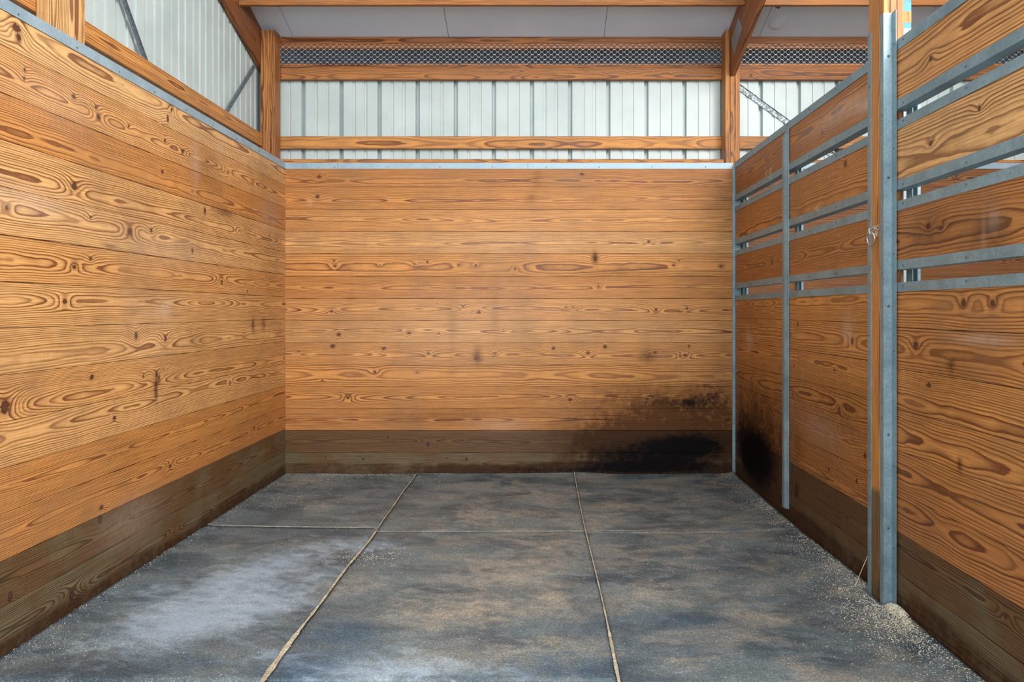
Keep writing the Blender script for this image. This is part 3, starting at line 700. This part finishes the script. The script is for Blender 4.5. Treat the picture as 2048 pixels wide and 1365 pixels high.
# back girts: behind the posts
timber('wall_girt', (-2.19, 6.325, 2.556), X3, Z3, (0, -1, 0), 3.72, .098, .038, 31, 'narrow horizontal girt on the back metal wall, midway above the boards', 'girt', tone=.34, rt=.010, d0=.08)
timber('wall_girt', (1.575, 6.325, 2.556), X3, Z3, (0, -1, 0), 3.7, .098, .038, 32, 'narrow horizontal girt on the back metal wall beyond the right partition', 'girt', tone=.45)
timber('sill_board', (-2.05, 6.18, 2.406), X3, Z3, (0, -1, 0), 3.50, .038, .14, 33, 'thin wooden sill lying on top of the back board wall', 'board', tone=.50)
timber('sill_board', (1.58, 6.18, 2.404), X3, Z3, (0, -1, 0), 3.6, .034, .14, 34, "thin wooden sill over the next stall's back wall", 'board', tone=.6)
# headers under and over the vent
timber('header_beam', (-2.05, 6.318, 3.106), X3, Z3, (0, -1, 0), 3.515, .090, .040, 35, 'wooden header beam just below the wire mesh vent on the back wall', 'beam', tone=.62, rt=.0075, amp=.03, v0=.02, knots=[(1.75+.17*i, .055+.012*math.sin(i*2.1), .006, 1.6) for i in range(11)])
timber('header_beam', (1.578, 6.318, 3.106), X3, Z3, (0, -1, 0), 3.7, .090, .040, 36, 'wooden header beam below the mesh vent, right of the middle post', 'beam', tone=.74, knots=[(.12, .035, .014, 1)])
timber('eave_plate', (-2.05, 6.330, 3.197), X3, Z3, (0, -1, 0), 3.515, .040, .045, 37, 'upper edge of wooden plate showing along the bottom of the mesh vent', 'beam', tone=.8)
timber('eave_plate', (1.578, 6.330, 3.197), X3, Z3, (0, -1, 0), 3.7, .040, .045, 38, 'wooden plate along the bottom of the vent beyond the middle post', 'beam', tone=.70)
timber('vent_header', (-2.05, 6.318, 3.352), X3, Z3, (0, -1, 0), 3.515, .094, .040, 39, 'reddish wooden beam above the mesh vent, tight under the ceiling', 'beam', tone=.80, rt=.009)
timber('vent_header', (1.578, 6.318, 3.352), X3, Z3, (0, -1, 0), 3.7, .094, .040, 40, 'wooden beam above the vent to the right of the sloping rafter', 'beam', tone=.76)
# left girts
timber('wall_girt', (-2.148, 1.2, 2.54), Y3, Z3, X3, 5.12, .100, .038, 43, 'long girt along the left metal wall receding towards the corner post', 'girt', tone=.34, rt=.009)
timber('wall_girt', (-2.148, 1.2, 3.55), Y3, Z3, X3, 3.9, .090, .038, 44, 'upper girt of the left wall, above the picture edge', 'girt', tone=.5) if False else None

def post3(name, x0, x1, y0, y1, z0, z1s, seed, label, tone, plies, axis='x', noise_tone=.12):
    t = empty(name, ((x0+x1)/2, (y0+y1)/2, z0)); tag(t, label, 'post')
    base = t.location.copy()
    for i in range(plies):
        m = MB(); rs_ = np.random.RandomState(seed+i)
        z1 = z1s[i] if isinstance(z1s, (list, tuple)) else z1s
        if axis == 'x':
            a = x0+(x1-x0)*i/plies; b_ = x0+(x1-x0)*(i+1)/plies-0.0012
            lumber(m, (a, y0+0.002*rs_.rand(), z0), Z3, X3, (0, -1, 0), z1-z0, b_-a, (y1-y0), seed+i*3, su=.03, sv=.010, tone=tone+noise_tone*rs_.uniform(-1, 1), d0=.05, v0=.01)
        else:
            a = y0+(y1-y0)*i/plies; b_ = y0+(y1-y0)*(i+1)/plies-0.0012
            lumber(m, (x1-0.002*rs_.rand(), a, z0), Z3, Y3, (1, 0, 0), z1-z0, b_-a, (x1-x0), seed+i*3, su=.03, sv=.010, tone=tone+noise_tone*rs_.uniform(-1, 1), d0=.06, v0=.02)
        m.v = [v-np.array(base) for v in m.v]
        m.build('post_ply', M_WOOD, t)
    return t
p_corner = post3('corner_post', -2.165, -2.052, 6.180, 6.317, -0.02, [3.452, 3.452, 3.452], 51, 'laminated wooden corner post between the left and back walls', .66, 3)
p_mid = post3('laminated_post', 1.462, 1.576, 6.180, 6.317, -0.02, [3.452, 3.105, 3.452], 61, 'laminated wooden post on the back wall carrying the sloping rafter', .60, 3)
p_side = post3('laminated_post', -2.146, -2.003, 3.387, 3.507, -0.02, ceil_z(3.45)-.03, 71, 'pale laminated wooden post behind the top of the left board wall', .10, 3, axis='y')

# rafters along the roof slope
def rafter(name, x0, x1, ylow, yhigh, depth, seed, label, tone, W):
    s = math.hypot(1, sl); U = np.array((0, -1, sl))/s; Vv = np.array((0, sl, 1))/s
    L = (ylow-yhigh)*s; m = MB()
    # start: lower end, top edge just under the ceiling
    z0 = ceil_z(ylow)-0.012
    O = np.array((x1 if W[0] > 0 else x0, ylow, z0))-Vv*depth
    lumber(m, O, U, Vv, W, L, depth, x1-x0, seed, su=.03, sv=.011, tone=tone)
    o = m.build(name, M_WOOD)
    tag(o, label, 'rafter'); return o
rafter('roof_rafter', -2.207, -2.168, 6.37, 1.6, .286, 81, 'dark reddish rafter sloping up along the left metal wall from the corner post', .90, (1, 0, 0))
# plumb-cut rafter that sits in the notch of the middle post
m = MB(); xa, xb = 1.500, 1.538
s = math.hypot(1, sl); U = np.array((0, -1, sl))/s; Vv = np.array((0, sl, 1))/s
O = np.array((xa, 6.30, ceil_z(6.30)-0.012))-Vv*.375
lumber(m, O, U, Vv, (-1, 0, 0), 5.2, .375, xb-xa, 85, su=.03, sv=.011, tone=.78)
rb = m.build('roof_rafter', M_WOOD); tag(rb, 'sloping rafter notched into the middle back post, with a grey metal plate', 'rafter')
# nail plate on its left face
m = MB(); c = [(6.13, 3.355), (5.925, 3.455), (5.815, 3.335), (6.06, 3.222)]
V = [(xa-0.0005, y, z) for (y, z) in c]+[(xa-0.003, y, z) for (y, z) in c]
m.add(V, [(0, 1, 2, 3), (7, 6, 5, 4), (0, 4, 5, 1), (1, 5, 6, 2), (2, 6, 7, 3), (3, 7, 4, 0)])
M_PLATE = make_galv('toothed_nail_plate', (0.22, 0.23, 0.24), (0.34, 0.36, 0.38), .6, .4)
m.build('nail_plate', M_PLATE, rb)
# purlins between the rafters
for (xa_, xb_, lb, sd) in ((-2.165, 1.497, 'horizontal purlin across the very top of the picture between the rafters', 91), (1.541, 5.3, 'horizontal purlin at the top of the picture right of the sloping rafter', 92)):
    y = 5.74; timber('roof_purlin', (xa_, y, ceil_z(y)-0.158), X3, Z3, (0, -1, 0), xb_-xa_, .145, .038, sd, lb, 'purlin', tone=.60)

# main post in the right wall (wood)
XP0, XP1, YP0, YP1 = 1.480, 1.566, 3.392, 3.548
t = empty('divider_post', ((XP0+XP1)/2, (YP0+YP1)/2, -0.0195)); tag(t, 'tall laminated wooden post splitting the right partition, edged in galvanised channel', 'post')
bp = np.array(t.location); zt = ceil_z(3.47)-.03
for i, (a, b_, tn) in enumerate(((XP0, 1.5065, .34), (1.508, 1.536, .55), (1.5375, XP1, .62))):
    m = MB(); 
    lumber(m, (a, YP0, -0.0195), Z3, X3, (0, -1, 0), zt, b_-a, YP1-YP0, 301+i*5, su=.03, sv=.009, tone=tn, d0=.05)
    if i == 0:
        m.a['wood'][0][:, 1] = np.where(m.v[0][:, 2] < .49, 0.9, 0)     # treated splice at the bottom
        m.a['soil_tint'][0][:, 2] = np.clip((.10-m.v[0][:, 2])/.1, 0, 1)
    m.v = [v-bp for v in m.v]; m.build('post_ply', M_WOOD, t)
def galv(name, prof, z0, z1, parent, mat=None):       # prof in world x,y
    m = MB(); bl = np.array(parent.location) if parent else np.zeros(3)
    m.extrude([(x-bl[0], y-bl[1]) for x, y in prof], (0, 0, z0-bl[2]), X3, Y3, Z3, z1-z0)
    return m.build(name, mat or M_GALV, parent)
g = 0.0025
# rear flange strip: wraps the far edge of the post face
galv('edge_strip', [(XP0-g, YP1-.030), (XP0-.0002, YP1-.030), (XP0-.0002, YP1+.001), (XR+.002, YP1+.001), (XR+.002, YP1+.001+g), (XP0-g, YP1+.001+g)], -0.015, 2.50, t)
# front channel: strip on the side face, web on the front face, flange over the near panel
galv('channel', [(XP0-g, YP0+.030), (XP0-g, YP0-g), (XR-.003-.004, YP0-g), (XR-.007, YP0-.042), (XR-.0045, YP0-.042), (XR-.0045, YP0-.0002), (XP0-.0002, YP0-.0002), (XP0-.0002, YP0+.030)], -0.015, 2.535, t)
for z in (2.35, 1.83, 1.28, .73, .33): screw((1.499, YP0-g-.0002, z), (0, -1, 0), t, ME_BOLT)
for z in (2.395, 1.95, 1.50, 1.09, .60, .25): screw((XR-.0072, YP0-.024, z), (-1, 0, 0), t, ME_SCREW)
for z in (2.10, 1.42, .80): screw((XP0-g-.0002, YP0+.012, z), (-1, 0, 0), t)
for z in (2.26, 1.66, 1.15, .55): screw((XP0-g-.0002, YP1-.014, z), (-1, 0, 0), t)

# tie ring on the post
ty, tz = px_side(1747, 462, XP0-.002)
tr = empty('tie_ring', (XP0-.0045, 3.462, tz)); tag(tr, 'steel tie ring hanging from a staple plate on the wooden post', 'ring')
def torus(name, R, r, loc, rot, parent, mat, sy=1.0, arc=2*math.pi):
    m = MB(); nu, nv = 36, 10; closed = arc > 6.2; V = []; q = []
    for i in range(nu if closed else nu+1):
        a = arc*i/nu
        for j in range(nv):
            b_ = 2*math.pi*j/nv
            V.append(((R+r*math.cos(b_))*math.cos(a), (R+r*math.cos(b_))*math.sin(a)*sy, r*math.sin(b_)))
    lim = nu
    for i in range(lim):
        i2 = (i+1) % nu if closed else i+1
        for j in range(nv): q.append((i*nv+j, i2*nv+j, i2*nv+(j+1) % nv, i*nv+(j+1) % nv))
    m.add(V, q, [] if closed else [list(range(nv)), list(range(nu*nv, nu*nv+nv))[::-1]])
    o = m.build(name, mat, parent); o.location = loc; o.rotation_euler = rot
    for p in o.data.polygons: p.use_smooth = True
    return o
m = MB(); m.extrude(cham(-.034, -.0100, .034, .014, .003), (0.0030, 0, 0.008), Y3, Z3, (-1, 0, 0), .0025)
m.extrude(cham(-.014, -.040, .010, -.008, .002), (0.0030, 0, 0.008), Y3, Z3, (-1, 0, 0), .0025)
m.build('staple_plate', M_STEEL, tr)
torus('staple_loop', .016, .0028, (-.010, .010, -.004), (math.radians(75), math.radians(20), 0), tr, M_STEEL)
torus('ring', .029, .0034, (-.020, .004, -.036), (0, math.radians(84), math.radians(8)), tr, M_STEEL)
screw((XP0-.0050, 3.462+.022, tz+.009), (-1, 0, 0), tr); screw((XP0-.0050, 3.462-.020, tz+.009), (-1, 0, 0), tr)

# ------------------------------------------------------------------ right partitions
RAILS = [(2.112, 2.152, 'up'), (2.026, 2.066, 'dn'), (1.772, 1.812, 'up'), (1.683, 1.723, 'dn'), (1.433, 1.472, 'up'), (1.340, 1.379, 'dn')]
TH = 0.046
def uchan(z0, z1, kind, y0, y1, parent, name, lip=0.0):
    t_ = .002; x0, x1 = XR, XR+TH+.006; m = MB()
    if kind == 'dn': pr = [(x0, z0), (x0, z1), (x1, z1), (x1, z0), (x1-t_, z0), (x1-t_, z1-t_), (x0+t_, z1-t_), (x0+t_, z0)]
    else: pr = [(x0, z1), (x0, z0), (x1, z0), (x1, z1), (x1-t_, z1), (x1-t_, z0+t_), (x0+t_, z0+t_), (x0+t_, z1)]
    m.extrude(pr, (0, y0, 0), X3, Z3, Y3, y1-y0)
    o = m.build(name, M_GALV, parent)
    n_ = max(3, int((y1-y0)/.36))
    for i in range(n_):
        yy = y0+.09+(y1-y0-.18)*i/(n_-1)
        screw((XR-.0002, yy, (z0+z1)/2+(.006 if kind == 'dn' else -.004)), (-1, 0, 0), parent)
    return o
def partition(y0, y1, seed, label, seams, tones, slat_tones, slat_par, low_par):
    root = empty('stall_partition', (0, 0, 0)); tag(root, label, 'partition', 'partitions on the right side of the stall')
    uchan(2.362, 2.408, 'dn', y0, y1, root, 'cap_channel')
    for (a, b_, kd) in RAILS: uchan(a, b_, kd, y0, y1, root, 'rail')
    def brd(name, z0, z1, sd, tone, treated=0.0, groove=False, gid=None, mbx=None, **k):
        ks = []
        for (px, py, r, el) in KR:
            Y, Z = px_side(px, py, XR)
            if z0+.003 < Z < z1-.003 and y0 < Y < y1: ks.append((Y-y0, Z-z0, r, el))
        m_ = mbx or MB()
        lumber(m_, (XR+.0035, y0+.001, z0), Y3, Z3, (-1, 0, 0), y1-y0-.002, z1-z0, TH-.004, sd, su=.0105, sv=.0085, tone=tone, treated=treated, knots=ks, groove=groove, soil_tint=soil_tint_right, **k)
        return m_
    for j, (a, b_) in enumerate(((2.115, 2.403), (1.775, 2.062), (1.436, 1.719))):
        brd('slat_board', a, b_, seed+j*17, slat_tones[j], **slat_par[j]).build('slat_board', M_WOOD, root)
    m_ = MB()
    for i in range(2, len(seams)-1):
        brd('', seams[i], seams[i+1], seed+100+i*19, tones[i], groove=True, mbx=m_, **low_par.get(i, {}))
    m_.build('lower_boards', M_WOOD, root)
    m_ = MB()
    for i in range(2): brd('', seams[i], seams[i+1], seed+100+i*19, tones[i], treated=1.0, groove=True, mbx=m_)
    o = m_.build('kickboards', M_WOOD, root); o['label'] = 'dark olive treated kickboards'
    return root
sm_far = [-.018, .160, .345, .517, .688, .858, 1.030, 1.205, 1.376]
sm_near = [-.018, .150, .322, .494, .668, .842, 1.014, 1.188, 1.376]
pf = partition(3.552, 6.118, 1000, 'far section of the right partition, reaching the back wall, three see-through gaps', sm_far, [.32, .55, .60, .55, .52, .45, .42, .40, .5], [.58, .50, .62],
    [dict(rt=.0085, d0=.07), dict(rt=.0085, d0=.10, v0=.05), dict(rt=.0065, d0=.05, v0=.15)], {7: dict(rt=.006, d0=.05), 6: dict(rt=.0085, d0=.06), 5: dict(rt=.006, d0=.05), 4: dict(d0=.10), 3: dict(rt=.006)})
pn = partition(1.75, 3.388, 1400, 'near section of the right partition, in front of the tall wooden post', sm_near, [.32, .52, .66, .60, .50, .46, .55, .48, .4], [.26, .10, .62],
    [dict(rt=.0105, d0=.07, v0=.16), dict(rt=.0095, d0=.12, v0=.10, amp=.008), dict(rt=.0075, d0=.10)], {7: dict(rt=.0085, d0=.05, v0=.09), 6: dict(rt=.0085, d0=.06, v0=.09), 5: dict(rt=.0065, d0=.07), 4: dict(rt=.006, d0=.12), 3: dict(rt=.009, d0=.05), 2: dict(rt=.0105, d0=.05, v0=.11, amp=.03)})
# vertical stiffener on the far section: angle with a pointed cut top
ya_, yb_ = 4.795, 4.880
m = MB(); V = []; x0 = XR-.0005
sec = [(x0, yb_+.0), (x0-.020, yb_-.014), (x0-.020, ya_+.030), (x0-.006, ya_+.010), (x0-.006, ya_), (x0, ya_)]
tops = [2.352, 2.322, 2.330, 2.350, 2.372, 2.372]
n_ = len(sec); V = [(x, y, .058) for x, y in sec]+[(x, y, z) for (x, y), z in zip(sec, tops)]
m.add(V, [((i+1) % n_, i, i+n_, (i+1) % n_+n_) for i in range(n_)], [list(range(n_)), list(range(n_, 2*n_))[::-1]])
o = m.build('stiffener', M_GALV, pf); o['label'] = 'vertical galvanised stiffener with a pointed top'
for z in (2.30, 1.66, 1.42, 1.17, .70, .22): screw((XR-.0066, ya_+.005, z), (-1, 0, 0), pf)
def back_channel(y0, y1, parent, name='rear_channel'):
    m = MB(); x0, x1 = XR+TH+.008, XR+TH+.042; t_ = .002
    m.extrude([(x0, y0), (x0, y1), (x1, y1), (x1, y0), (x1-.013, y0), (x1-.013, y0+t_), (x1-t_, y0+t_), (x1-t_, y1-t_), (x0+t_, y1-t_), (x0+t_, y0)], (0, 0, 0.0), X3, Y3, Z3, 2.36)
    return m.build(name, M_GALV, parent)
back_channel(4.80, 4.86, pf)
back_channel(6.060, 6.112, pf)
o = galv('corner_channel', [(XR-.016, 6.1285), (XR-.016, 6.1395), (XR+.05, 6.1395), (XR+.05, 6.120), (XR+.047, 6.120), (XR+.047, 6.1285)], 0.0, 2.38, pf)
back_channel(3.330, 3.386, pn)
back_channel(3.556, 3.60, pf)
# liner behind the corner strip gives the pale green catch seen in the gaps

# wisps of hay caught on the rails
for (px, py, n_, sp, lb) in ((1540, 345, 9, .05, 'straw wisps caught on the top rail near the back corner'), (1640, 415, 5, .035, 'few straw wisps on the middle rail of the far partition')):
    Y, Z = px_side(px, py, XR); m = MB(); r2 = np.random.RandomState(int(px))
    for i in range(n_):
        p = np.array((XR-.004-.004*r2.rand(), Y+sp*r2.randn()*.8, Z-.02+.01*r2.rand())); d = np.array((-.004*r2.rand(), .03*r2.randn(), .045*r2.rand()+.01)); e = np.array((0, .0007, .0)); f_ = np.array((-.0012, 0, 0.0006))
        p2 = p+d; mid = (p+p2)/2+np.array((-.006, .006*r2.randn(), .004))
        V = []
        for c_ in (p, mid, p2): V += [c_-e, c_+e, c_+f_]
        m.add(V, [(0, 1, 4, 3), (1, 2, 5, 4), (2, 0, 3, 5), (3, 4, 7, 6), (4, 5, 8, 7), (5, 3, 6, 8)], [[2, 1, 0], [6, 7, 8]])
    o = m.build('straw_wisps', M_STRAW, pf)
# one straw leaning at the post foot
m = MB(); pts = [px_floor(1708, 1170), None]
P0 = np.array((1.44, 3.60, .004)); P1 = np.array((1.462, 3.585, .085)); P2 = np.array((1.500, 3.60, .150))
V = []
for i in range(9):
    s_ = i/8; c_ = (1-s_)**2*P0+2*s_*(1-s_)*P1+s_*s_*P2
    for k_ in range(5): a = 2*math.pi*k_/5; V.append((c_[0]+.0013*math.cos(a), c_[1]+.0013*math.sin(a), c_[2]+.0004*math.sin(a)))
q = [(i*5+k_, i*5+(k_+1) % 5, i*5+5+(k_+1) % 5, i*5+5+k_) for i in range(8) for k_ in range(5)]
m.add(V, q, [list(range(5))[::-1], list(range(40, 45))]); o = m.build('straw_stalk', M_STRAW); tag(o, 'single pale straw leaning on the partition beside the wooden post', 'straw')

# ------------------------------------------------------------------ expanded wire mesh over the vent
def wire_mesh(x0, x1, z0, z1, y, label):
    P = 0.050; rows = 8; m = MB(); hw = .0011; dz = (z1-z0-.006)/rows
    V = []; q = []
    for r in range(rows):
        zc = z0+.004+dz*(r+.5); n_ = int((x1-x0)/(P/2))
        for i in range(n_):
            a0 = x0+P/2*i; a1 = a0+P/2; up = (i+r) % 2
            za = zc+(dz*.43 if up else -dz*.43); zb = zc+(-dz*.43 if up else dz*.43)
            pts = [(a0, za), (a0+P*.15, za), (a1-P*.15, zb), (a1, zb)]
            b_ = len(V)
            for (x, z) in pts:
                V += [(x, y-.0016, z+hw), (x, y-.0016, z-hw), (x, y, z-hw), (x, y, z+hw)]
            for s_ in range(3):
                for c_ in range(4): q.append((b_+s_*4+c_, b_+s_*4+4+c_, b_+s_*4+4+(c_+1) % 4, b_+s_*4+(c_+1) % 4))
    m.add(V, q); o = m.build('wire_mesh', M_WIRE); tag(o, label, 'mesh', 'wire mesh strips over the eave vent'); return o
wire_mesh(-2.045, 1.455, 3.206, 3.372, 6.276, 'long strip of expanded wire mesh over the vent between the two posts')
wire_mesh(1.582, 4.9, 3.206, 3.372, 6.276, 'strip of expanded wire mesh over the vent right of the middle post')

# ------------------------------------------------------------------ steel wall bracing straps
def strap(p0, p1, nrm, wd, label, th=.002, holes=False):
    p0, p1, nrm = (np.array(a, float) for a in (p0, p1, nrm)); U = p1-p0; L = np.linalg.norm(U); U /= L; B = np.cross(nrm, U)
    m = MB(); m.extrude([(-wd/2, 0), (wd/2, 0), (wd/2, th), (-wd/2, th)], p0, B, nrm, U, L)
    m.extrude([(wd/2-.002, th), (wd/2, th), (wd/2, th+.012), (wd/2-.002, th+.012)], p0, B, nrm, U, L)
    o = m.build('bracing_strap', M_STRAP if not holes else M_PLATE2); tag(o, label, 'brace', 'diagonal steel wall braces'); return o
M_PLATE2 = make_plain('mottled_galvanised', (0.26, 0.31, 0.33), .5, .3, .9, 75)
strap((-2.190, 3.74, 3.37), (-2.190, 4.50, 2.555), (1, 0, 0), .030, 'grey diagonal steel brace on the left metal wall, nearest the camera')
strap((-2.190, 6.12, 3.16), (-2.190, 5.47, 2.58), (1, 0, 0), .026, 'dark diagonal steel brace running down from the corner post on the left wall')
strap((1.585, 6.366, 3.08), (2.42, 6.366, 2.47), (0, -1, 0), .042, 'speckled galvanised brace slanting down behind the right partition', holes=True)

# ------------------------------------------------------------------ things beyond the partition
t = empty('painted_post', (1.735, 3.80, -.06)); tag(t, 'blue painted wooden post with a bare band, seen just right of the divider post', 'post')
X0, X1 = 1.735, 1.82; Yp = 3.86
def bxp(name, z0, z1, mat):
    m = MB(); m.extrude(cham(X0-1.735, Yp-3.80, X1-1.735, Yp-3.80+.06, .003), (0, 0, z0+.06), X3, Y3, Z3, z1-z0); return m.build(name, mat, t)
bxp('upper_shaft', 2.72, ceil_z(3.9)-.03, M_BLUE)
m = MB(); lumber(m, (X0, Yp, 2.665), Z3, X3, (0, -1, 0), .055, .085, .06, 77, tone=.5); m.v = [v-np.array((1.735, 3.80, -.06)) for v in m.v]; m.build('bare_band', M_WOOD, t)
bxp('lower_shaft', 2.636, 2.665, M_BLUE)
bxp('metal_sleeve', -.06, 2.636, M_CAP)

# small things on the ceiling
y = 5.958; x = 1.807
m = MB(); V = []; q = []; nr, na = 5, 12
for i in range(nr+1):
    for j in range(na):
        a = 2*math.pi*j/na; f_ = i/nr; r = .022*math.sin(math.pi*(.15+.85*f_)*.98+.02) if i < nr else .002
        V.append((x+r*math.cos(a)*(1+.15*math.sin(3*a)), y+r*math.sin(a), ceil_z(y)+.002-.036*f_))
for i in range(nr):
    for j in range(na): q.append((i*na+j, i*na+(j+1) % na, (i+1)*na+(j+1) % na, (i+1)*na+j))
m.add(V, q, [list(range(na)), list(range(nr*na, nr*na+na))[::-1]]); o = m.build('insect_nest', M_NEST); tag(o, 'small grey insect nest stuck to the ceiling right of the rafter', 'nest')
# round bulge in the ceiling board
m = MB(); V = []; q = []; cx, cy = 1.863, 6.15; nr, na = 6, 28
for i in range(nr+1):
    r = .072*i/nr
    for j in range(na):
        a = 2*math.pi*j/na; yy = cy+r*math.sin(a)*1.3; V.append((cx+r*math.cos(a), yy, ceil_z(yy)-.0008-.020*math.cos(math.pi/2*i/nr)**.7))
for i in range(nr):
    for j in range(na): q.append((i*na+j, i*na+(j+1) % na, (i+1)*na+(j+1) % na, (i+1)*na+j))
m.add(V, q); o = m.build('round_bulge', M_CEIL, ceil)
for p in o.data.polygons: p.use_smooth = True
